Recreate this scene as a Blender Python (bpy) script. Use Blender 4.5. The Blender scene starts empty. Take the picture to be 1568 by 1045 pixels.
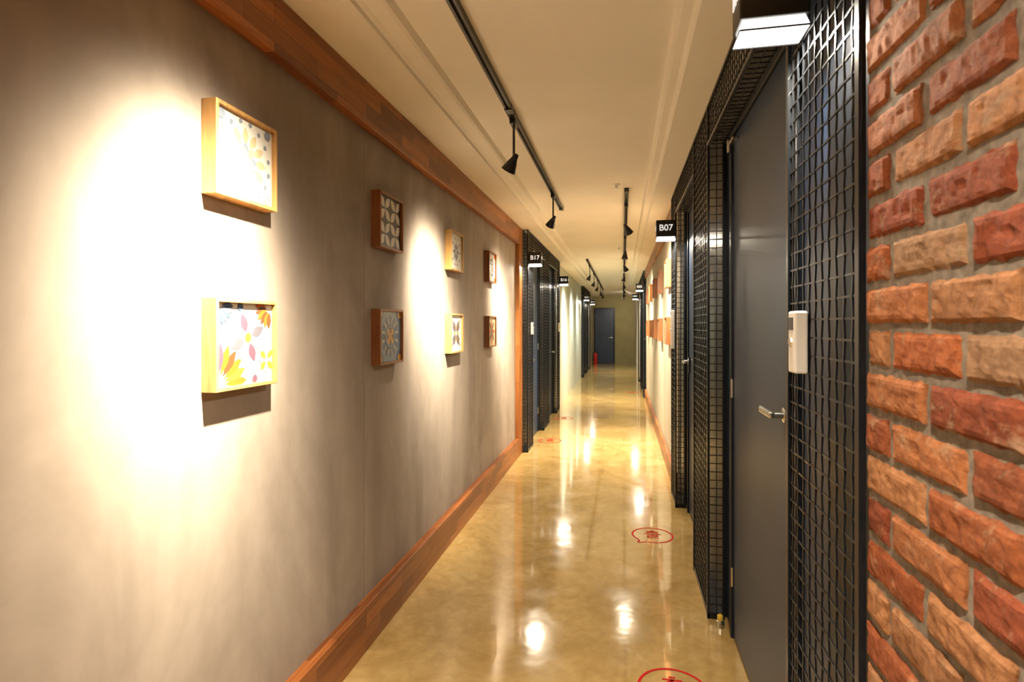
import bpy, bmesh, math, random
from mathutils import Vector, noise, Matrix
random.seed(7)
scn = bpy.context.scene
try:
    scn.view_settings.view_transform = 'Standard'
except Exception as e:
    print(e)

# ------------------------------------------------------------------ materials
def new_mat(name):
    m = bpy.data.materials.new(name); m.use_nodes = True
    nt = m.node_tree; b = nt.nodes['Principled BSDF']
    return m, nt, b
def N(nt, t, **kw):
    n = nt.nodes.new(t)
    for k, v in kw.items(): setattr(n, k, v)
    return n
def simple(name, col, rough=0.5, metal=0.0, spec=0.5, emit=None, es=0.0, nscale=None, namt=0.1):
    m, nt, b = new_mat(name)
    b.inputs['Base Color'].default_value = (*col, 1)
    b.inputs['Roughness'].default_value = rough
    b.inputs['Metallic'].default_value = metal
    b.inputs['Specular IOR Level'].default_value = spec
    if emit:
        b.inputs['Emission Color'].default_value = (*emit, 1)
        b.inputs['Emission Strength'].default_value = es
    if nscale:
        tc = N(nt, 'ShaderNodeTexCoord'); no = N(nt, 'ShaderNodeTexNoise')
        no.inputs['Scale'].default_value = nscale; no.inputs['Detail'].default_value = 6
        nt.links.new(tc.outputs['Object'], no.inputs['Vector'])
        r = N(nt, 'ShaderNodeValToRGB')
        r.color_ramp.elements[0].position = .3; r.color_ramp.elements[1].position = .7
        r.color_ramp.elements[0].color = (*[c*(1-namt) for c in col], 1)
        r.color_ramp.elements[1].color = (*[min(1, c*(1+namt)) for c in col], 1)
        nt.links.new(no.outputs['Fac'], r.inputs['Fac'])
        nt.links.new(r.outputs['Color'], b.inputs['Base Color'])
    return m
def coords(nt, scale=(1,1,1)):
    tc = N(nt, 'ShaderNodeTexCoord'); mp = N(nt, 'ShaderNodeMapping')
    mp.inputs['Scale'].default_value = scale
    nt.links.new(tc.outputs['Object'], mp.inputs['Vector'])
    return mp.outputs['Vector']
def noise_ramp(nt, vec, scale, stops, detail=6, dist=0.0, rough=.55):
    no = N(nt, 'ShaderNodeTexNoise'); no.inputs['Scale'].default_value = scale
    no.inputs['Detail'].default_value = detail; no.inputs['Distortion'].default_value = dist
    no.inputs['Roughness'].default_value = rough
    nt.links.new(vec, no.inputs['Vector'])
    r = N(nt, 'ShaderNodeValToRGB')
    els = r.color_ramp.elements
    els[0].position = stops[0][0]; els[0].color = (*stops[0][1], 1)
    els[1].position = stops[-1][0]; els[1].color = (*stops[-1][1], 1)
    for p, c in stops[1:-1]:
        e = els.new(p); e.color = (*c, 1)
    nt.links.new(no.outputs['Fac'], r.inputs['Fac'])
    return no.outputs['Fac'], r.outputs['Color']
def mix(nt, a, b, fac, mode='MULTIPLY'):
    m = N(nt, 'ShaderNodeMix', data_type='RGBA', blend_type=mode)
    if isinstance(fac, (int, float)): m.inputs[0].default_value = fac
    else: nt.links.new(fac, m.inputs[0])
    nt.links.new(a, m.inputs[6]); nt.links.new(b, m.inputs[7])
    return m.outputs[2]
def bump(nt, b, h, strength, dist=0.01):
    bp = N(nt, 'ShaderNodeBump'); bp.inputs['Strength'].default_value = strength
    bp.inputs['Distance'].default_value = dist
    nt.links.new(h, bp.inputs['Height']); nt.links.new(bp.outputs['Normal'], b.inputs['Normal'])

# plaster
def plaster(name, base, dark):
    m, nt, b = new_mat(name)
    v = coords(nt, (1, 1, .5))
    f1, c1 = noise_ramp(nt, v, 2.0, [(.3, dark), (.72, base)], 9, .9, .6)
    v2 = coords(nt, (1, 5, .4))
    f2, c2 = noise_ramp(nt, v2, 1.0, [(.3, (.82, .81, .80)), (.7, (1, 1, 1))], 3)
    v3 = coords(nt)
    f3, c3 = noise_ramp(nt, v3, 11, [(.3, (.92, .92, .91)), (.7, (1, 1, 1))], 8, .5)
    c = mix(nt, c1, c2, 1.0); c = mix(nt, c, c3, 1.0)
    w = N(nt, 'ShaderNodeTexBrick'); w.offset = 0
    sp = N(nt, 'ShaderNodeSeparateXYZ'); cb = N(nt, 'ShaderNodeCombineXYZ')
    nt.links.new(v3, sp.inputs[0]); nt.links.new(sp.outputs['Y'], cb.inputs['X']); nt.links.new(sp.outputs['Z'], cb.inputs['Y'])
    mp = N(nt, 'ShaderNodeMapping'); mp.inputs['Location'].default_value = (-.02, 1, 0)
    nt.links.new(cb.outputs[0], mp.inputs[0]); nt.links.new(mp.outputs[0], w.inputs['Vector'])
    w.inputs['Scale'].default_value = 1; w.inputs['Brick Width'].default_value = 2.42; w.inputs['Row Height'].default_value = 8
    w.inputs['Mortar Size'].default_value = .006; w.inputs['Mortar Smooth'].default_value = 1
    w.inputs['Color1'].default_value = (1, 1, 1, 1); w.inputs['Color2'].default_value = (.95, .95, .95, 1); w.inputs['Mortar'].default_value = (.7, .7, .7, 1)
    c = mix(nt, c, w.outputs['Color'], 1.0)
    nt.links.new(c, b.inputs['Base Color'])
    b.inputs['Roughness'].default_value = .7
    b.inputs['Specular IOR Level'].default_value = .25
    bump(nt, b, f1, .15, .01)
    return m
M_plaster = plaster('brown_grey_plaster', (.46, .39, .33), (.29, .24, .20))
M_plaster2 = plaster('pale_plaster', (.60, .56, .46), (.48, .44, .35))
M_ceil = simple('cream_ceiling_paint', (.86, .82, .73), .75, spec=.2, nscale=2, namt=.03)

def wood(name, axis, c1, c2, bw=.42, rh=.065, rough=.38):
    m, nt, b = new_mat(name)
    v = coords(nt)
    sp = N(nt, 'ShaderNodeSeparateXYZ'); nt.links.new(v, sp.inputs[0])
    add = N(nt, 'ShaderNodeMath', operation='ADD')
    cb = N(nt, 'ShaderNodeCombineXYZ')
    if axis == 'Y':
        nt.links.new(sp.outputs['Z'], add.inputs[0]); nt.links.new(sp.outputs['X'], add.inputs[1])
        nt.links.new(sp.outputs['Y'], cb.inputs['X'])
    elif axis == 'Z':
        nt.links.new(sp.outputs['Y'], add.inputs[0]); nt.links.new(sp.outputs['X'], add.inputs[1])
        nt.links.new(sp.outputs['Z'], cb.inputs['X'])
    nt.links.new(add.outputs[0], cb.inputs['Y'])
    br = N(nt, 'ShaderNodeTexBrick'); br.offset = .37
    nt.links.new(cb.outputs[0], br.inputs['Vector'])
    for k, val in (('Scale', 1), ('Brick Width', bw), ('Row Height', rh), ('Mortar Size', .0012), ('Mortar Smooth', .4), ('Bias', 0)):
        br.inputs[k].default_value = val
    br.inputs['Color1'].default_value = (*c1, 1); br.inputs['Color2'].default_value = (*c2, 1)
    br.inputs['Mortar'].default_value = (*[c*.4 for c in c2], 1)
    sc = N(nt, 'ShaderNodeMapping'); sc.inputs['Scale'].default_value = (3, 45, 1)
    nt.links.new(cb.outputs[0], sc.inputs[0])
    f, g = noise_ramp(nt, sc.outputs[0], 1.3, [(.3, (.55, .5, .45)), (.65, (1, 1, 1))], 6, .8)
    c = mix(nt, br.outputs['Color'], g, .8)
    nt.links.new(c, b.inputs['Base Color'])
    b.inputs['Roughness'].default_value = rough
    bump(nt, b, f, .15, .003)
    return m
M_wood = wood('finger_joint_wood', 'Y', (.50, .17, .04), (.20, .06, .016))
M_woodv = wood('finger_joint_wood_upright', 'Z', (.50, .19, .045), (.30, .10, .025))
M_framewood_lit = wood('frame_wood_spotlit', 'Z', (.60, .34, .12), (.50, .27, .08), .6, .3)  # lighter copy of the frame wood, spotlight put into the colour
M_framewood_dark = wood('frame_wood_dark', 'Z', (.34, .14, .045), (.27, .10, .032), .6, .3)  # darker copy of the frame wood, lack of spotlight put into the colour

# floor
m, nt, b = new_mat('polished_epoxy_concrete'); M_floor = m
v = coords(nt)
f1, c1 = noise_ramp(nt, v, 1.9, [(.28, (.38, .25, .078)), (.5, (.54, .37, .135)), (.75, (.67, .50, .22))], 10, 1.4, .62)
f2, c2 = noise_ramp(nt, v, 14, [(.35, (.82, .79, .72)), (.62, (1, 1, 1))], 9, .7)
c = mix(nt, c1, c2, .85)
vo = N(nt, 'ShaderNodeTexVoronoi', feature='DISTANCE_TO_EDGE'); vo.inputs['Scale'].default_value = .8
dv = N(nt, 'ShaderNodeTexNoise'); dv.inputs['Scale'].default_value = 3
nt.links.new(v, dv.inputs['Vector'])
mv = N(nt, 'ShaderNodeMix', data_type='RGBA', blend_type='ADD'); mv.inputs[0].default_value = .35
nt.links.new(v, mv.inputs[6]); nt.links.new(dv.outputs['Color'], mv.inputs[7])
nt.links.new(mv.outputs[2], vo.inputs['Vector'])
rr = N(nt, 'ShaderNodeValToRGB'); rr.color_ramp.elements[0].position = 0; rr.color_ramp.elements[1].position = .012
rr.color_ramp.elements[0].color = (.85, .82, .78, 1); rr.color_ramp.elements[1].color = (1, 1, 1, 1)
nt.links.new(vo.outputs['Distance'], rr.inputs['Fac'])
c = mix(nt, c, rr.outputs['Color'], .4)
nt.links.new(c, b.inputs['Base Color'])
f4, c4 = noise_ramp(nt, v, 5, [(.35, (.08, .08, .08)), (.75, (.22, .22, .22))], 6)
nt.links.new(c4, b.inputs['Roughness'])
b.inputs['Specular IOR Level'].default_value = .4
b.inputs['Coat Weight'].default_value = .8; b.inputs['Coat Roughness'].default_value = .012
f5, c5 = noise_ramp(nt, v, 7, [(0, (0, 0, 0)), (1, (1, 1, 1))], 2)
bump(nt, b, f5, .05, .02)

M_navy = simple('navy_door_paint', (.019, .040, .088), .38, nscale=3, namt=.15)
M_frame = simple('dark_steel_frame', (.012, .017, .027), .35, .3)
M_wire = simple('black_coated_wire', (.014, .017, .022), .28, .4, .6)
M_black = simple('black_enamel', (.012, .012, .012), .35)
M_chrome = simple('brushed_chrome', (.65, .65, .62), .25, 1)
M_white = simple('white_plastic', (.88, .87, .84), .4)
M_text = simple('white_lettering', (.9, .9, .88), .5, emit=(1, 1, 1), es=.6)
M_glass = simple('lit_opal_glass', (.9, .9, .85), .3, emit=(1, .97, .86), es=5)
M_bulb = simple('lit_spot_lens', (1, 1, 1), .3, emit=(1, .9, .7), es=30)
M_red = simple('red_floor_paint', (.62, .012, .015), .6, spec=.1)
M_extred = simple('red_enamel', (.5, .02, .015), .3)
M_yellow = simple('yellow_rubber', (.75, .5, .05), .5)
M_mortar = simple('mortar', (.19, .155, .12), .9, nscale=60, namt=.35)
# brick
m, nt, b = new_mat('reclaimed_brick'); M_brick = m
at = N(nt, 'ShaderNodeVertexColor'); at.layer_name = 'bcol'
v = coords(nt)
f1, c1 = noise_ramp(nt, v, 42, [(.3, (.40, .33, .28)), (.58, (1, 1, 1))], 10, .6, .78)
c = mix(nt, at.outputs['Color'], c1, .95)
f2, _ = noise_ramp(nt, v, 17, [(0, (0, 0, 0)), (1, (1, 1, 1))], 12, .7, .75)
r2 = N(nt, 'ShaderNodeValToRGB'); r2.color_ramp.elements[0].position = .54; r2.color_ramp.elements[1].position = .64
nt.links.new(f2, r2.inputs['Fac'])
pale = N(nt, 'ShaderNodeRGB'); pale.outputs[0].default_value = (.38, .25, .15, 1)
ml = N(nt, 'ShaderNodeMath', operation='MULTIPLY'); ml.inputs[1].default_value = .65
nt.links.new(r2.outputs['Color'], ml.inputs[0])
c = mix(nt, c, pale.outputs[0], ml.outputs[0], 'MIX')
nt.links.new(c, b.inputs['Base Color']); b.inputs['Roughness'].default_value = .85
b.inputs['Specular IOR Level'].default_value = .25
bump(nt, b, f1, 1.0, .005)

# ------------------------------------------------------------------ mesh builder
class MB:
    def __init__(s): s.v = []; s.f = []; s.mi = []; s.mats = []
    def m(s, mat):
        if mat not in s.mats: s.mats.append(mat)
        return s.mats.index(mat)
    def face(s, pts, mat):
        n = len(s.v); s.v += [tuple(p) for p in pts]
        s.f.append(tuple(range(n, n+len(pts)))); s.mi.append(s.m(mat))
    def box(s, x0, x1, y0, y1, z0, z1, mat):
        if x0 > x1: x0, x1 = x1, x0
        if y0 > y1: y0, y1 = y1, y0
        n = len(s.v)
        s.v += [(x0,y0,z0),(x1,y0,z0),(x1,y1,z0),(x0,y1,z0),(x0,y0,z1),(x1,y0,z1),(x1,y1,z1),(x0,y1,z1)]
        for q in ((0,3,2,1),(4,5,6,7),(0,1,5,4),(1,2,6,5),(2,3,7,6),(3,0,4,7)):
            s.f.append(tuple(n+i for i in q)); s.mi.append(s.m(mat))
    def bbox(s, x0, x1, y0, y1, z0, z1, mat, bev=.003):
        if x0 > x1: x0, x1 = x1, x0
        if y0 > y1: y0, y1 = y1, y0
        bm = bmesh.new(); bmesh.ops.create_cube(bm, size=1)
        for q in bm.verts:
            q.co = Vector(((x0+x1)/2+q.co.x*(x1-x0), (y0+y1)/2+q.co.y*(y1-y0), (z0+z1)/2+q.co.z*(z1-z0)))
        bmesh.ops.bevel(bm, geom=bm.edges[:], offset=bev, segments=2, affect='EDGES', profile=.5)
        s.add_bm(bm, mat)
    def add_bm(s, bm, mat):
        n = len(s.v); bm.verts.index_update()
        s.v += [tuple(q.co) for q in bm.verts]
        for f in bm.faces:
            s.f.append(tuple(n+q.index for q in f.verts)); s.mi.append(s.m(mat))
        bm.free()
    def lathe(s, p0, axis, prof, mat, seg=20, caps=True):
        ax = Vector(axis).normalized(); p0 = Vector(p0)
        t = Vector((0,0,1)) if abs(ax.z) < .9 else Vector((1,0,0))
        a = ax.cross(t).normalized(); bb = ax.cross(a).normalized()
        n = len(s.v)
        for d, r in prof:
            for i in range(seg):
                th = 2*math.pi*i/seg
                s.v.append(tuple(p0+ax*d+(a*math.cos(th)+bb*math.sin(th))*r))
        for k in range(len(prof)-1):
            for i in range(seg):
                j = (i+1) % seg
                s.f.append((n+k*seg+i, n+k*seg+j, n+(k+1)*seg+j, n+(k+1)*seg+i)); s.mi.append(s.m(mat))
        if caps:
            s.f.append(tuple(n+i for i in range(seg))[::-1]); s.mi.append(s.m(mat))
            e = n+(len(prof)-1)*seg
            s.f.append(tuple(e+i for i in range(seg))); s.mi.append(s.m(mat))
    def tube(s, pts, r, mat, na, nb):
        na = Vector(na)*r; nb = Vector(nb)*r; n = len(s.v); mi = s.m(mat)
        for p in pts:
            p = Vector(p)
            for q in (na+nb, nb-na, -na-nb, na-nb): s.v.append(tuple(p+q))
        for k in range(len(pts)-1):
            for i in range(4):
                j = (i+1) % 4
                s.f.append((n+k*4+i, n+k*4+j, n+k*4+4+j, n+k*4+4+i)); s.mi.append(mi)
    def wire(s, o, U, V, w, h, pitch, r, mat, amp=.0009):
        o = Vector(o); U = Vector(U); V = Vector(V); Nn = U.cross(V)
        nu = max(1, round(w/pitch)); nv = max(1, round(h/pitch))
        du = w/nu; dv = h/nv
        for j in range(nv+1):
            pts = [o+U*(i*du)+V*(j*dv)+Nn*(amp if (i+j) % 2 else -amp) for i in range(nu+1)]
            s.tube(pts, r, mat, V, Nn)
        for i in range(nu+1):
            pts = [o+U*(i*du)+V*(j*dv)-Nn*(amp if (i+j) % 2 else -amp) for j in range(nv+1)]
            s.tube(pts, r, mat, U, Nn)
    def obj(s, name, smooth=False, parent=None):
        me = bpy.data.meshes.new(name)
        me.from_pydata(s.v, [], s.f)
        for mt in s.mats: me.materials.append(mt)
        me.polygons.foreach_set('material_index', s.mi)
        if smooth: me.polygons.foreach_set('use_smooth', [True]*len(me.polygons))
        me.update()
        bm = bmesh.new(); bm.from_mesh(me); bmesh.ops.recalc_face_normals(bm, faces=bm.faces); bm.to_mesh(me); bm.free()
        ob = bpy.data.objects.new(name, me); scn.collection.objects.link(ob)
        if parent: ob.parent = parent
        return ob

YB, YE = -3.0, 22.1
# ------------------------------------------------------------------ shell
b_ = MB(); b_.box(-1.35, .7, YB-.1, YE+.1, -.1, 0, M_floor); b_.obj('floor')
b_ = MB(); b_.box(-1.35, -1.20, YB, YE, 0, 2.8, M_plaster); b_.obj('wall_left')
b_ = MB(); b_.box(.55, .7, YB, YE, 0, 2.8, M_plaster2); b_.obj('wall_right')
b_ = MB(); b_.box(-1.35, .7, YB-.1, YB, 0, 2.8, M_plaster); b_.obj('wall_back')
b_ = MB(); b_.box(-1.35, .7, YE, YE+.1, 0, 2.8, simple('olive_wall_paint', (.30, .26, .12), .7, nscale=3, namt=.1)); b_.obj('wall_end')
prof = [(-1.20,2.62),(-.925,2.62),(-.92,2.635),(-.90,2.645),(-.845,2.648),(-.83,2.655),(-.815,2.68),
        (.19,2.68),(.203,2.655),(.215,2.648),(.25,2.645),(.265,2.635),(.27,2.62),(.55,2.62),(.55,2.8),(-1.20,2.8)]
b_ = MB()
n = len(prof)
for y in (YB, YE):
    b_.v += [(x, y, z) for x, z in prof]
mi = b_.m(M_ceil)
for i in range(n):
    j = (i+1) % n
    b_.f.append((i, j, n+j, n+i)); b_.mi.append(mi)
b_.f.append(tuple(range(n))); b_.mi.append(mi)
b_.f.append(tuple(range(n, 2*n))); b_.mi.append(mi)
b_.obj('ceiling')

def board(name, x0, x1, y0, y1, z0, z1, mat):
    q = MB(); q.bbox(x0, x1, y0, y1, z0, z1, mat, .004); return q.obj(name)
board('baseboard_left', -1.20, -1.15, YB, 6.22, 0, .205, M_wood)
board('trim_1', -1.20, -1.15, YB, 6.22, 2.42, 2.62, M_wood)
board('trim_2', -1.20, -1.15, 6.22, 6.415, 0, 2.62, M_woodv)
b_ = MB(); b_.box(.48, .55, 5.12, 11.695, 0, 2.62, M_plaster2); b_.obj('wall_right_art')
board('baseboard_right', .45, .48, 5.12, 11.69, 0, .18, M_wood)
board('trim_3', .45, .48, 5.30, 11.69, 2.44, 2.62, M_wood)
b_ = MB(); b_.box(.48, .55, 15.7, YE, 0, 2.62, M_plaster2); b_.obj('wall_right_far')
M_tintwall = simple('pale_wall_light_tint', (.55, .58, .50), .45, nscale=3, namt=.08)  # cool greenish cast of the lighting put into the wall colour
b_ = MB(); b_.box(-1.20, -1.15, 9.80, 15.9, 0, 2.62, M_tintwall); b_.obj('wall_left_mid')
b_ = MB(); b_.box(-1.20, -1.15, 19.35, YE, 0, 2.62, M_plaster2); b_.obj('wall_left_far')
b_ = MB(); b_.bbox(-1.14, .42, 17.6, 17.75, 0, .006, M_framewood_dark, .002); b_.obj('trim_threshold')

# ------------------------------------------------------------------ brick wall (real bricks)
b_ = MB()
b_.box(.4395, .55, -1.6, 1.115, 0, 2.62, M_mortar)
bl, mh, ch = .190, .0155, .0748
facecol = {}
pal = [(.39,.115,.038),(.35,.095,.030),(.42,.145,.052),(.27,.066,.026),(.42,.19,.08),(.36,.20,.105),(.33,.095,.036),(.43,.16,.06)]
def brick(y0, y1, z0, z1):
    nu = max(5, int((y1-y0)/.009)); nv = 9
    col = random.choice(pal); k = random.uniform(.82, 1.10); col = tuple(c*k for c in col)
    dx = random.uniform(-.0025, .0025); tilt = random.uniform(-.003, .003)
    jz = random.uniform(-.0015, .0015); seed = random.uniform(0, 50)
    n = len(b_.v); mi = b_.m(M_brick)
    for j in range(nv+1):
        for i in range(nu+1):
            u = i/nu; w = j/nv
            y = y0+(y1-y0)*u; z = z0+(z1-z0)*w+jz
            e = min(u*(y1-y0), (1-u)*(y1-y0), w*(z1-z0), (1-w)*(z1-z0))
            h = .006 if e < .0005 else (.001 if e < .010 else 0)
            nn = noise.noise(Vector((y*25+seed, z*25, seed)))
            n2 = noise.noise(Vector((y*80+seed, z*80, seed)))
            n3 = max(0, noise.noise(Vector((y*45, z*45+seed, seed)))-.2)
            if e < .0005:
                y += noise.noise(Vector((z*55, seed, y*20)))*.006; z += noise.noise(Vector((y*55, seed, 3)))*.005
            b_.v.append((.432+dx+tilt*(u-.5)+h-nn*.0018-n2*.0018+n3*.006, y, z))
    for j in range(nv):
        for i in range(nu):
            a = n+j*(nu+1)+i
            facecol[len(b_.f)] = col
            b_.f.append((a, a+1, a+nu+2, a+nu+1)); b_.mi.append(mi)
    ring = [n+i for i in range(nu+1)]+[n+j*(nu+1)+nu for j in range(1, nv+1)]+[n+nv*(nu+1)+i for i in range(nu-1, -1, -1)]+[n+j*(nu+1) for j in range(nv-1, 0, -1)]
    m0 = len(b_.v)
    for r in ring: b_.v.append((.452, b_.v[r][1], b_.v[r][2]))
    L = len(ring)
    for i in range(L):
        facecol[len(b_.f)] = col
        b_.f.append((ring[i], ring[(i+1) % L], m0+(i+1) % L, m0+i)); b_.mi.append(mi)
z = .004; row = 0
while z < 2.60:
    y = 1.113; first = True
    while y > -1.5:
        L = bl*(.42 if (first and row % 2) else random.uniform(.96, 1.04))
        y0 = max(y-L, -1.59)
        brick(y0, y, z, min(z+ch-mh, 2.615))
        y = y0-mh; first = False
    z += ch; row += 1
ob = b_.obj('wall_right_brick', smooth=False)
ca = ob.data.color_attributes.new('bcol', 'FLOAT_COLOR', 'CORNER')
for p in ob.data.polygons:
    c = facecol.get(p.index, (.3, .25, .2))
    for li in p.loop_indices: ca.data[li].color = (*c, 1)

# ------------------------------------------------------------------ door groups with wire-mesh surrounds
HT = 2.619; HO = 2.42
door_no = [0]
def lever(mb, xd, s, y, z, d):
    mb.bbox(xd, xd-s*.012, y-.022, y+.022, z-.09, z+.035, M_frame, .004)
    mb.lathe((xd-s*.01, y, z), (-s, 0, 0), [(0, .024), (.008, .024), (.010, .012), (.045, .011), (.05, .010)], M_chrome, 16)
    mb.bbox(xd-s*.044, xd-s*.062, y-d*.012, y+d*.135, z-.011, z+.011, M_chrome, .005)
def door(s, xd, y0, y1, latch_near, hz=1.2):
    door_no[0] += 1
    mb = MB()
    t = .029*s
    mb.bbox(xd, xd+t, y0, y1, .008, HO-.03, M_navy, .003)
    for a, c in ((y0-.045, y0-.004), (y1+.004, y1+.045)):
        mb.bbox(xd-.012*s, xd+t, a, c, 0, HO-.001, M_frame, .003)
    mb.bbox(xd-.012*s, xd+t, y0-.004, y1+.004, HO-.028, HO-.001, M_frame, .003)
    yl = y0+.06 if latch_near else y1-.06
    lever(mb, xd, s, yl, hz, 1 if latch_near else -1)
    yh = y1-.02 if latch_near else y0+.02
    mb.bbox(xd-.0*s, xd-.03*s, yh-.10, yh+.035, HO-.075, HO-.06, M_chrome, .003)
    mb.lathe((xd-.022*s, yh+.02, HO-.10), (0,0,1), [(0,.009),(.06,.009)], M_chrome, 12)
    for hzz in (.25, 1.15):
        mb.lathe((xd-.006*s, y1+.002 if latch_near else y0-.002, hzz), (0,0,1), [(0,.007),(.09,.007)], M_chrome, 10)
    return mb.obj('door_%d' % door_no[0])
def surround(s, xm, xd, colsl, name, pitch, wr, near_return):
    mb = MB()
    Y0, Y1 = colsl[0][0], colsl[-1][1]
    fr = .009
    def bar(x0, x1, y0, y1, z0, z1): mb.box(x0, x1, y0, y1, z0, z1, M_wire)
    for k, (a, c) in enumerate(colsl):
        mb.wire((xm, a, .03), (0,1,0), (0,0,1), c-a, HT-.04, pitch, wr, M_wire)
        for yy in (a, c):
            bar(xm-fr*.7, xm+fr*.7, yy-fr*.0 if yy == a else yy-2*fr, yy+2*fr if yy == a else yy, 0, HT)
        bar(xm-.003*s, xd-.02*s, a, c, 0, .028)
        dep = abs(xd-xm)-.01
        if dep > .02:
            for yy in (a, c):
                if (yy == Y0 and not near_return) or yy == Y1 and s > 0: continue
                if not near_return and k == 0: continue
                o = (xm, yy+(.004 if yy == a else -.004), .03)
                mb.wire(o, (s,0,0), (0,0,1), dep, HT-.04, pitch, wr, M_wire)
                bar(xm+s*(dep-.012), xm+s*dep, yy if yy == a else yy-.012, yy+.012 if yy == a else yy, 0, HT)
        la = a+(.0 if k == 0 else .03); lc = c-(.0 if k == len(colsl)-1 else .03)
        if k == 0: lc = c-.09
        if k == len(colsl)-1: la = a+.09
        mb.box(xd-.02*s, xd+.029*s, la, lc, 0, HT, M_frame)
    for k in range(len(colsl)-1):
        a, c = colsl[k][1], colsl[k+1][0]
        mb.wire((xm, a, HO), (0,1,0), (0,0,1), c-a, HT-HO-.01, pitch, wr, M_wire)
        mb.wire((xm, a, HO), (0,1,0), (s,0,0), c-a, abs(xd-xm)-.01, pitch, wr, M_wire)
        bar(xm-fr*.7, xm+fr*.7, a, c, HO-.01, HO+.008)
        mb.box(xd-.02*s, xd+.029*s, a-.03, c+.03, HO+.002, HT, M_frame)
    bar(xm-fr*.7, xm+fr*.7, Y0, Y1, HT-.014, HT-.001)
    return mb.obj(name)
def text(s, loc, rot, size, mat, parent, name, ext=.0008):
    cu = bpy.data.curves.new(name, 'FONT'); cu.body = s; cu.size = size; cu.extrude = ext
    cu.align_x = 'CENTER'; cu.align_y = 'CENTER'; cu.offset = size*.015
    cu.materials.append(mat)
    ob = bpy.data.objects.new(name, cu); scn.collection.objects.link(ob)
    ob.location = loc; ob.rotation_euler = rot; ob.parent = parent
    return ob
def sign(s, xm, y, label, e=17):
    root = bpy.data.objects.new('door_number_lamp', None); scn.collection.objects.link(root)
    x0 = xm-.008*s; x1 = xm-.16*s; mb = MB(); d = .045
    mb.bbox(x0, x1, y-d, y+d, 2.215, 2.35, M_black, .003)
    mb.bbox(xm-.007*s, x0, y-.02, y+.02, 2.25, 2.30, M_black, .0004)
    mb.bbox(xm-.007*s, x0-.002*s, y-.008, y+.008, 2.22, 2.50, M_black, .0008)
    a0, a1 = x0-.008*s, x1+.008*s
    top = [(a0, y-d+.008), (a1, y-d+.008), (a1, y+d-.008), (a0, y+d-.008)]
    bot = [(x0, y-d), (x1, y-d), (x1, y+d), (x0, y+d)]
    T = [(p[0], p[1], 2.216) for p in top]; B = [(p[0], p[1], 2.188) for p in bot]
    mb.face(B, M_glass)
    for i in range(4):
        j = (i+1) % 4; mb.face([T[i], T[j], B[j], B[i]], M_glass)
    for (xa, xb, ya, yb) in ((x0, x1, y-d-.002, y-d), (x0, x1, y+d, y+d+.002), (x1, x1-.002*s, y-d, y+d), (x0, x0+.002*s, y-d, y+d)):
        mb.box(xa, xb, ya, yb, 2.185, 2.189, M_black)
    mb.obj('lamp_body', parent=root)
    xc = (x0+x1)/2
    text(label, (xc, y-d-.001, 2.285), (math.radians(90), 0, 0), .070, M_text, root, 'front_number')
    text(label, (x1-.001*s, y, 2.285), (math.radians(90), 0, math.radians(-90*s)), .045, M_text, root, 'side_number')
    L = bpy.data.lights.new('glow', 'AREA'); L.shape = 'RECTANGLE'; L.size = .13; L.size_y = .08
    L.energy = e; L.color = (1, .86, .66)
    lo = bpy.data.objects.new('glow', L); scn.collection.objects.link(lo); lo.location = (xc, y, 2.180); lo.parent = root
def keypad(s, xm, y0, z0=1.383, z1=1.53):
    mb = MB(); mb.bbox(xm-.006*s, xm-.036*s, y0, y0+.052, z0, z1, M_white, .005)
    mb.lathe((xm-.036*s, y0+.026, (z0+z1)/2), (-s,0,0), [(0,.012),(.004,.011)], M_chrome, 14)
    mb.bbox(xm-.036*s, xm-.0375*s, y0+.010, y0+.042, z1-.045, z1-.015, M_frame, .001)
    mb.bbox(xm-.004*s, xm-.008*s, y0+.004, y0+.048, z0+.01, z1-.01, M_frame, .001)
    mb.obj('door_keypad')

RX, RD = .43, .52
surround(1, RX, RD, [(1.12,1.58),(2.97,3.55),(4.72,5.11)], 'wire_mesh_door_surround', .042, .0021, False)
door(1, RD, 1.84, 2.80, True, 1.21)
door(1, RD, 3.68, 4.60, False, 1.21)
b_ = MB(); b_.box(.525,.55,1.495,1.790,0,HO-.002,M_navy); b_.box(.525,.55,2.85,2.995,0,HO-.002,M_navy); b_.box(.525,.55,3.525,3.63,0,HO-.002,M_navy); b_.box(.525,.55,4.65,4.80,0,HO-.002,M_navy)
b_.obj('trim_door_jambs')
sign(1, RX, 1.425, 'B08'); sign(1, RX, 4.70, 'B07')
keypad(1, RX, 1.40); keypad(1, RX, 4.76, 1.3, 1.62)
LX, LD = -1.09, -1.17
surround(-1, LX, LD, [(6.42,6.80),(7.80,8.36),(9.40,9.78)], 'wire_mesh_door_surround', .042, .0024, True)
door(-1, LD, 6.88, 7.72, True, 1.05)
door(-1, LD, 8.45, 9.31, False, 1.05)
sign(-1, LX, 6.47, 'B17'); sign(-1, LX, 9.73, 'B16')
keypad(-1, LX, 6.60)
keypad(-1, LX, 9.5)
surround(1, RX, RD, [(11.7,12.1),(13.3,13.9),(15.2,15.68)], 'wire_mesh_door_surround', .05, .0035, True)
door(1, RD, 12.2, 13.15, True); door(1, RD, 14.05, 15.0, False)
sign(1, RX, 11.76, 'B05'); sign(1, RX, 15.6, 'B04')
surround(-1, LX, LD, [(15.92,16.3),(17.3,17.9),(18.95,19.33)], 'wire_mesh_door_surround', .05, .0035, True)
door(-1, LD, 16.38, 17.2, True); door(-1, LD, 18.0, 18.85, False)
sign(-1, LX, 16.0, 'B15'); sign(-1, LX, 19.2, 'B14')
mb = MB(); ye = YE-.001
mb.bbox(-1.05, -.34, YE-.03, ye, .01, 2.12, M_navy, .004)
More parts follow.
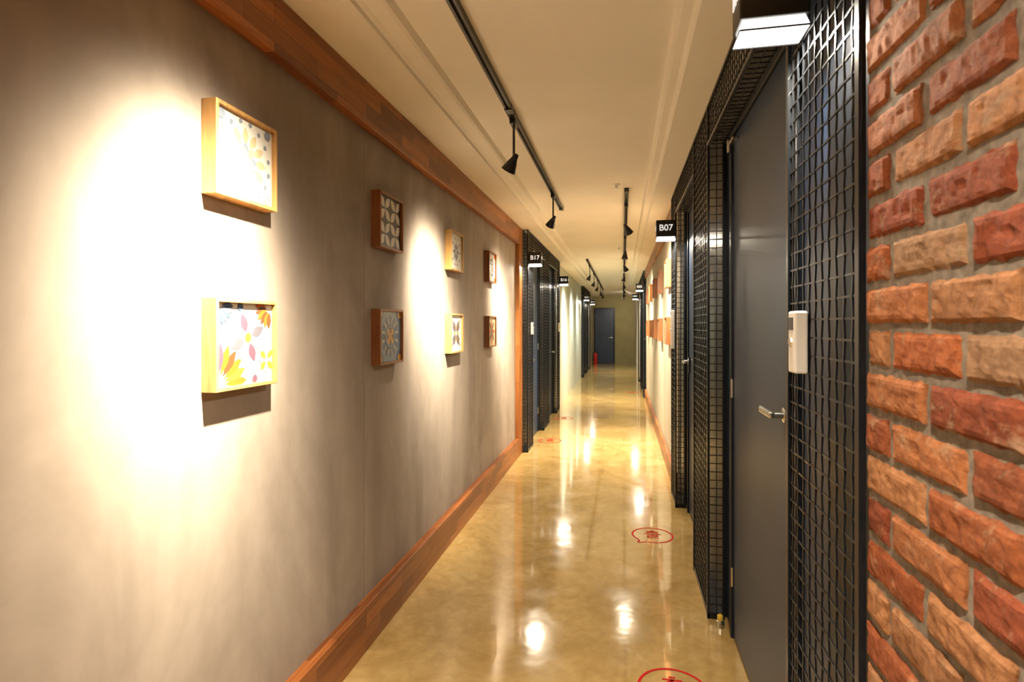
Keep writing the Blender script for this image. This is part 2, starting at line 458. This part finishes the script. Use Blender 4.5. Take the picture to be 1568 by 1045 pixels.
for xa, xb, za, zb in ((-1.10,-1.053,0,2.17),(-.337,-.29,0,2.17),(-1.053,-.337,2.123,2.17)):
    mb.bbox(xa, xb, YE-.045, ye, za, zb, M_frame, .004)
mb.lathe((-.41, YE-.03, 1.0), (0,-1,0), [(0,.024),(.008,.024),(.01,.011),(.045,.011)], M_chrome, 14)
mb.bbox(-.53, -.40, YE-.082, YE-.066, .99, 1.01, M_chrome, .004)
for hz in (.3, 1.8):
    mb.lathe((-1.052, YE-.036, hz), (0,0,1), [(0,.008),(.1,.008)], M_chrome, 10)
mb.obj('door_end')

mb = MB(); ex, ey = -1.02, 21.7
mb.lathe((ex, ey, 0), (0,0,1), [(0,.07),(.02,.078),(.34,.078),(.39,.06),(.42,.03),(.44,.025)], M_extred, 24)
mb.lathe((ex, ey, .44), (0,0,1), [(0,.02),(.05,.02)], M_black, 14)
mb.bbox(ex-.01, ex+.11, ey-.012, ey+.012, .48, .495, M_black, .003)
mb.bbox(ex-.01, ex+.10, ey-.012, ey+.012, .515, .53, M_black, .003)
pts = [(ex-.02, ey, .47), (ex-.09, ey-.02, .46), (ex-.105, ey-.03, .38), (ex-.09, ey-.03, .15)]
mb.tube(pts, .009, M_black, (1,0,0), (0,1,0))
mb.obj('fire_extinguisher', smooth=False)

# ------------------------------------------------------------------ pictures
def pcol(name, c): return simple(name, c, .3)
C = {k: pcol('tile_'+k, v) for k, v in dict(white=(.68,.66,.60), cream=(.55,.45,.28), black=(.015,.015,.018), blue=(.05,.085,.17), sky=(.17,.23,.30),
      yellow=(.55,.27,.03), orange=(.46,.11,.018), grey=(.10,.095,.11), mauve=(.12,.06,.085), brown=(.11,.05,.02), pale=(.22,.26,.32), red=(.40,.08,.04)).items()}
def picture(side, wallx, y0, z0, w, h, style, fm):
    s = -side; D = .05; fx = wallx+s*D; tx = wallx+s*(D-.014); bw = .012
    mb = MB()
    mb.bbox(wallx, fx, y0, y0+bw, z0, z0+h, fm, .0015); mb.bbox(wallx, fx, y0+w-bw, y0+w, z0, z0+h, fm, .0015)
    mb.bbox(wallx, fx, y0+bw, y0+w-bw, z0, z0+bw, fm, .0015); mb.bbox(wallx, fx, y0+bw, y0+w-bw, z0+h-bw, z0+h, fm, .0015)
    Wd = w-2*bw; Hh = h-2*bw; cy = y0+w/2; cz = z0+h/2
    bg = {'C': 'black', 'D': 'sky', 'H': 'cream'}.get(style, 'white')
    mb.box(wallx, tx, y0+bw, y0+w-bw, z0+bw, z0+h-bw, C[bg])
    lay = [0]
    def poly(pts, col):
        lay[0] += 1; x = tx+s*(.0004+.00004*lay[0])
        bm_pts = [(min(max(p[0], -Wd/2), Wd/2), min(max(p[1], -Hh/2), Hh/2)) for p in pts]
        mb.face([(x, cy+p[0], cz+p[1]) for p in bm_pts], C[col])
    def petal(cx, cyy, ang, r0, r1, wd, col, pw=1.0):
        pts = []; n = 10
        for sg in (1, -1):
            rng = range(n+1) if sg == 1 else range(n-1, 0, -1)
            for i in rng:
                t = i/n; r = r0+(r1-r0)*t; q = sg*wd*math.sin(math.pi*t**pw)
                pts.append((cx+r*math.cos(ang)-q*math.sin(ang), cyy+r*math.sin(ang)+q*math.cos(ang)))
        poly(pts, col)
    def disc(cx, cyy, r, col, n=16):
        poly([(cx+r*math.cos(2*math.pi*i/n), cyy+r*math.sin(2*math.pi*i/n)) for i in range(n)], col)
    R = Hh/2; pi = math.pi
    if style == 'A':
        for i in range(12): petal(0, 0, i*pi/6, R*.35, R*.8, R*.11, 'cream')
        for i in range(8): petal(0, 0, i*pi/4, R*.08, R*.42, R*.12, 'cream' if i % 2 else 'pale')
        disc(0, 0, R*.1, 'white')
        for i in range(16): disc(R*.92*math.cos(i*pi/8+.2), R*.92*math.sin(i*pi/8+.2), R*.06, 'pale')
        for sy in (-1, 1):
            for sz in (-1, 1): disc(sy*R*.85, sz*R*.85, R*.12, 'pale')
    elif style == 'B':
        ox, oz = -R*.95, -R*.95
        cl = ['orange','yellow','orange','brown','orange','mauve']
        for i in range(6): petal(ox, oz, .05+i*.29, R*.2, R*1.0, R*.12, cl[i], 1.3)
        for k in range(8): petal(R*.1, R*.15, pi/8+k*pi/4, R*.16, R*.66, R*.13, ['grey','pale','mauve','pale'][k % 4], .9)
        disc(R*.1, R*.15, R*.12, 'yellow')
        for i in range(8): petal(R*.82, -R*.45, i*pi/4, R*.06, R*.34, R*.08, 'yellow' if i % 2 else 'pale')
        for i in range(6): petal(R*.95, R*.95, pi+i*.3, R*.15, R*.6, R*.09, 'brown' if i % 2 else 'orange')
        for i in range(6): petal(-R*.95, R*.95, -pi/2+i*.3, R*.12, R*.5, R*.08, 'blue' if i % 2 else 'pale')
        disc(-R*.2, R*.92, R*.1, 'blue'); disc(R*.35, -R*.9, R*.1, 'mauve')
    elif style == 'C':
        for iy in (-1, 1):
            for iz in (-1, 1):
                cx, cc = iy*R*.5, iz*R*.5
                for k in range(4): petal(cx, cc, pi/4+k*pi/2, R*.04, R*.66, R*.165, 'white')
    elif style == 'D':
        for i in range(12): petal(0, 0, i*pi/6, R*.5, R*.88, R*.12, 'blue')
        for i in range(12): petal(0, 0, i*pi/6+pi/12, R*.5, R*.8, R*.05, 'cream')
        disc(0, 0, R*.5, 'blue', 24); disc(0, 0, R*.43, 'sky', 24)
        for i in range(8): petal(0, 0, i*pi/4, R*.08, R*.42, R*.10, 'yellow' if i % 2 else 'brown')
        disc(0, 0, R*.12, 'yellow')
        for sy in (-1, 1):
            for sz in (-1, 1):
                disc(sy*R*.92, sz*R*.88, R*.26, 'blue', 20); disc(sy*R*.92, sz*R*.88, R*.15, 'yellow', 20)
    elif style == 'E':
        for i in range(10): disc(R*.75*math.cos(i*pi/5), R*.75*math.sin(i*pi/5), R*.07, 'blue')
        for i in range(8): petal(0, 0, i*pi/4, R*.1, R*.55, R*.1, 'pale' if i % 2 else 'grey')
    elif style == 'F':
        for k in range(4):
            for d in (-.28, 0, .28): petal(0, 0, pi/4+k*pi/2+d, R*.12, R*(1.1 if d == 0 else .85), R*.10, 'mauve' if d == 0 else 'grey')
        for k in range(4): petal(0, 0, k*pi/2, R*.1, R*.6, R*.07, 'yellow')
    elif style == 'G':
        disc(0, 0, R*.62, 'blue', 24); disc(0, 0, R*.5, 'white', 24)
        for i in range(8): petal(0, 0, i*pi/4, R*.05, R*.45, R*.09, 'brown')
        for sy in (-1, 1):
            for sz in (-1, 1):
                disc(sy*R*.85, sz*R*.85, R*.2, 'orange')
    elif style == 'H':
        for i in range(8): petal(0, 0, i*pi/4, R*.1, R*.95, R*.15, 'brown' if i % 2 else 'orange')
        disc(0, 0, R*.18, 'blue')
    mb.obj('framed_tile_art')
ys = [1.405, 2.515, 3.66, 4.76]
st = [('A','B'),('C','D'),('E','F'),('G','H')]
for i, y in enumerate(ys):
    fm = M_framewood_lit if i in (0, 2) else M_framewood_dark
    picture(-1, -1.20, y, 1.88, .29, .277, st[i][0], fm)
    picture(-1, -1.20, y, 1.30, .29, .277, st[i][1], fm)
for i, y in enumerate([5.75, 6.9, 8.05, 9.2, 10.35]):
    picture(1, .48, y, 1.88, .29, .277, 'HGFDB'[i], M_framewood_dark)
    picture(1, .48, y, 1.30, .29, .277, 'DHBCG'[i], M_framewood_dark)

# ------------------------------------------------------------------ track lights
def track(x, y0, y1, zc=2.68):
    mb = MB()
    mb.bbox(x-.018, x-.006, y0, y1, zc-.028, zc, M_black, .001); mb.bbox(x+.006, x+.018, y0, y1, zc-.028, zc, M_black, .001)
    mb.box(x-.007, x+.007, y0+.002, y1-.002, zc-.012, zc, M_black)
    mb.bbox(x-.020, x+.020, y0-.02, y0+.05, zc-.034, zc, M_black, .002); mb.bbox(x-.020, x+.020, y1-.05, y1+.02, zc-.034, zc, M_black, .002)
    mb.obj('ceiling_light_track')
def spot(x, y, target, energy=80, n=10, col=(1, .84, .60), zt=2.652, zc=2.43):
    """reflector lamp: luminous intensity falls off as cos^n from the beam axis"""
    root = bpy.data.objects.new('track_spotlight', None); scn.collection.objects.link(root)
    mb = MB()
    mb.bbox(x-.017, x+.017, y-.045, y+.045, zt-.032, zt-.0005, M_black, .003)
    mb.lathe((x, y, zt-.032), (0,0,-1), [(0,.007),(zt-.032-zc-.01,.007)], M_black, 10)
    ax = (Vector(target)-Vector((x, y, zc))).normalized()
    p = Vector((x, y, zc))
    mb.lathe(p-Vector((.0,.02,0)), (0,1,0), [(0,.012),(.04,.012)], M_black, 12)
    back = p-ax*.035
    mb.lathe(back, ax, [(0,.004),(.002,.014),(.03,.018),(.05,.026),(.105,.043),(.105,.040),(.06,.030)], M_black, 24, caps=False)
    mb.lathe(back+ax*.062, ax, [(0,.030),(.001,.029)], M_bulb, 20)
    mb.obj('spot_body', parent=root)
    L = bpy.data.lights.new('beam', 'SPOT'); L.energy = energy; L.color = col
    L.spot_size = math.radians(150); L.spot_blend = 1.0; L.shadow_soft_size = .022
    L.use_nodes = True; nt = L.node_tree
    em = [q for q in nt.nodes if q.type == 'EMISSION'][0]
    tc = nt.nodes.new('ShaderNodeTexCoord'); sx = nt.nodes.new('ShaderNodeSeparateXYZ')
    ab = nt.nodes.new('ShaderNodeMath'); ab.operation = 'ABSOLUTE'
    pw = nt.nodes.new('ShaderNodeMath'); pw.operation = 'POWER'; pw.inputs[1].default_value = n
    nt.links.new(tc.outputs['Normal'], sx.inputs[0]); nt.links.new(sx.outputs['Z'], ab.inputs[0])
    nt.links.new(ab.outputs[0], pw.inputs[0]); nt.links.new(pw.outputs[0], em.inputs['Strength'])
    lo = bpy.data.objects.new('beam', L); scn.collection.objects.link(lo)
    lo.location = back+ax*.112; lo.rotation_euler = ax.to_track_quat('-Z', 'Y').to_euler(); lo.parent = root
TL, TR = -.60, .035
track(TL, -1.5, 2.95); track(TL, 3.0, 5.55)
track(TR, -1.5, 1.2)  # added track out of view, holds the added fill spots
track(TR, 4.9, 12.0); track(-.62, 10.0, 18.5); track(TR, 13.0, 19.5)
WX = -1.2
W = (1, .86, .67); G = (.95, 1, .86)
spot(TR, -1.1, (-.1, -1.0, 0), 800, 8, W)  # added fill spot behind the camera, raises the general light level
spot(TR, .1, (.20, .95, 0), 330, 8, W)  # added fill spot out of view overhead, brightens brick and near door
spot(TL, 1.31, (WX, 1.37, 1.53), 1350, 18, (1, .87, .66))
spot(TL, 3.07, (WX, 3.42, 1.52), 1050, 18, (1, .87, .66))
spot(TL, 4.88, (WX, 5.5, 1.50), 1050, 18, (1, .87, .66))
for y, t, e, n in ((5.4, (.48, 6.0, 1.6), 620, 6), (7.4, (-.2, 7.2, 0), 820, 4), (9.1, (.48, 9.8, 1.5), 560, 6), (11.2, (-.6, 11.5, 0), 620, 4)):
    spot(TR, y, t, e, n, (1, .84, .62))
for y, t in ((10.8, (-1.15, 11.2, 1.4)), (12.5, (-1.15, 12.9, 1.4)), (14.2, (-1.15, 14.6, 1.4)), (16.4, (-.3, 17.2, 0)), (18.0, (-.3, 19, 0))):
    spot(-.62, y, t, 280, 8, G)
for y, t in ((13.4, (.3, 14, 0)), (15.5, (.48, 16.2, 1.4)), (17.3, (.48, 18, 1.4)), (19.2, (.2, 22.1, 1.9))):
    spot(TR, y, t, 130, 8, W)
for (x, y) in ((-.05, 4.75), (-.05, 8.6), (-.05, 12.4)):
    mb = MB(); mb.lathe((x, y, 2.68), (0,0,-1), [(0,.035),(.004,.034),(.008,.014),(.03,.010),(.032,.018),(.035,.018)], M_white, 20); mb.obj('ceiling_sprinkler')

# ------------------------------------------------------------------ floor decals
def decal(x, y, r=.145):
    mb = MB(); n = 48; zt = .0012
    a0 = math.radians(228); a1 = math.radians(252)
    def P(a, rr): return (x+rr*math.cos(a), y+rr*math.sin(a), zt)
    for i in range(n):
        a, c = 2*math.pi*i/n, 2*math.pi*(i+1)/n
        mid = (a+c)/2
        if a0 < mid < a1: continue
        mb.face([P(a, r), P(c, r), P(c, r-.012), P(a, r-.012)], M_red)
    tip = P(math.radians(236), r*1.28)
    for aa in (a0, a1):
        q = P(aa, r-.004); d = Vector((tip[0]-q[0], tip[1]-q[1], 0)).normalized(); nn = Vector((-d.y, d.x, 0))*.006
        mb.face([Vector(q)+nn, Vector(tip)+nn, Vector(tip)-nn, Vector(q)-nn], M_red)
    S = .060; w = .007
    strokes = [((-.15,1.0),(.15,1.0)),((-.6,.75),(.6,.75)),((0,.72),(-.6,.30)),((0,.60),(.6,.30)),((-.9,.12),(.9,.12)),((0,.12),(0,-.12)),
               ((-.55,-.22),(.55,-.22)),((.55,-.22),(.55,-.55)),((.55,-.55),(-.55,-.55)),((-.55,-.55),(-.55,-.92)),((-.55,-.92),(.6,-.92))]
    for (p, q) in strokes:
        P0 = Vector((x+p[0]*S, y+.012+p[1]*S*1.15, zt)); P1 = Vector((x+q[0]*S, y+.012+q[1]*S*1.15, zt))
        d = (P1-P0).normalized(); nn = Vector((-d.y, d.x, 0))*w*.75; d = d*w*.7
        mb.face([P0-d+nn, P1+d+nn, P1+d-nn, P0-d-nn], M_red)
    mb.obj('floor_warning_decal')
for (x, y) in ((.205, 2.36), (.21, 4.07), (-.92, 7.15), (-.92, 8.9), (.2, 12.6)):
    decal(x, y)
mb = MB(); mb.lathe((.475, 2.90, 0), (0,0,1), [(0,.022),(.03,.02),(.036,.012)], M_chrome, 18); mb.lathe((.475, 2.90, .036), (0,0,1), [(0,.014),(.02,.014),(.026,.008)], M_yellow, 18)
mb.obj('door_stop')

# ------------------------------------------------------------------ world + camera
w = bpy.data.worlds.new('World'); scn.world = w; w.use_nodes = True
w.node_tree.nodes['Background'].inputs[0].default_value = (1, .85, .65, 1)
w.node_tree.nodes['Background'].inputs[1].default_value = .05
cam = bpy.data.cameras.new('camera'); co = bpy.data.objects.new('camera', cam); scn.collection.objects.link(co)
cam.sensor_width = 36; cam.lens = 19.515; cam.shift_y = -24.5/1568
co.location = (0, 0, 1.497); co.rotation_euler = (math.radians(90), 0, math.radians(11.25))
cam.clip_start = .02
cam.dof.use_dof = True; cam.dof.focus_distance = 3.2; cam.dof.aperture_fstop = 6.3
scn.camera = co
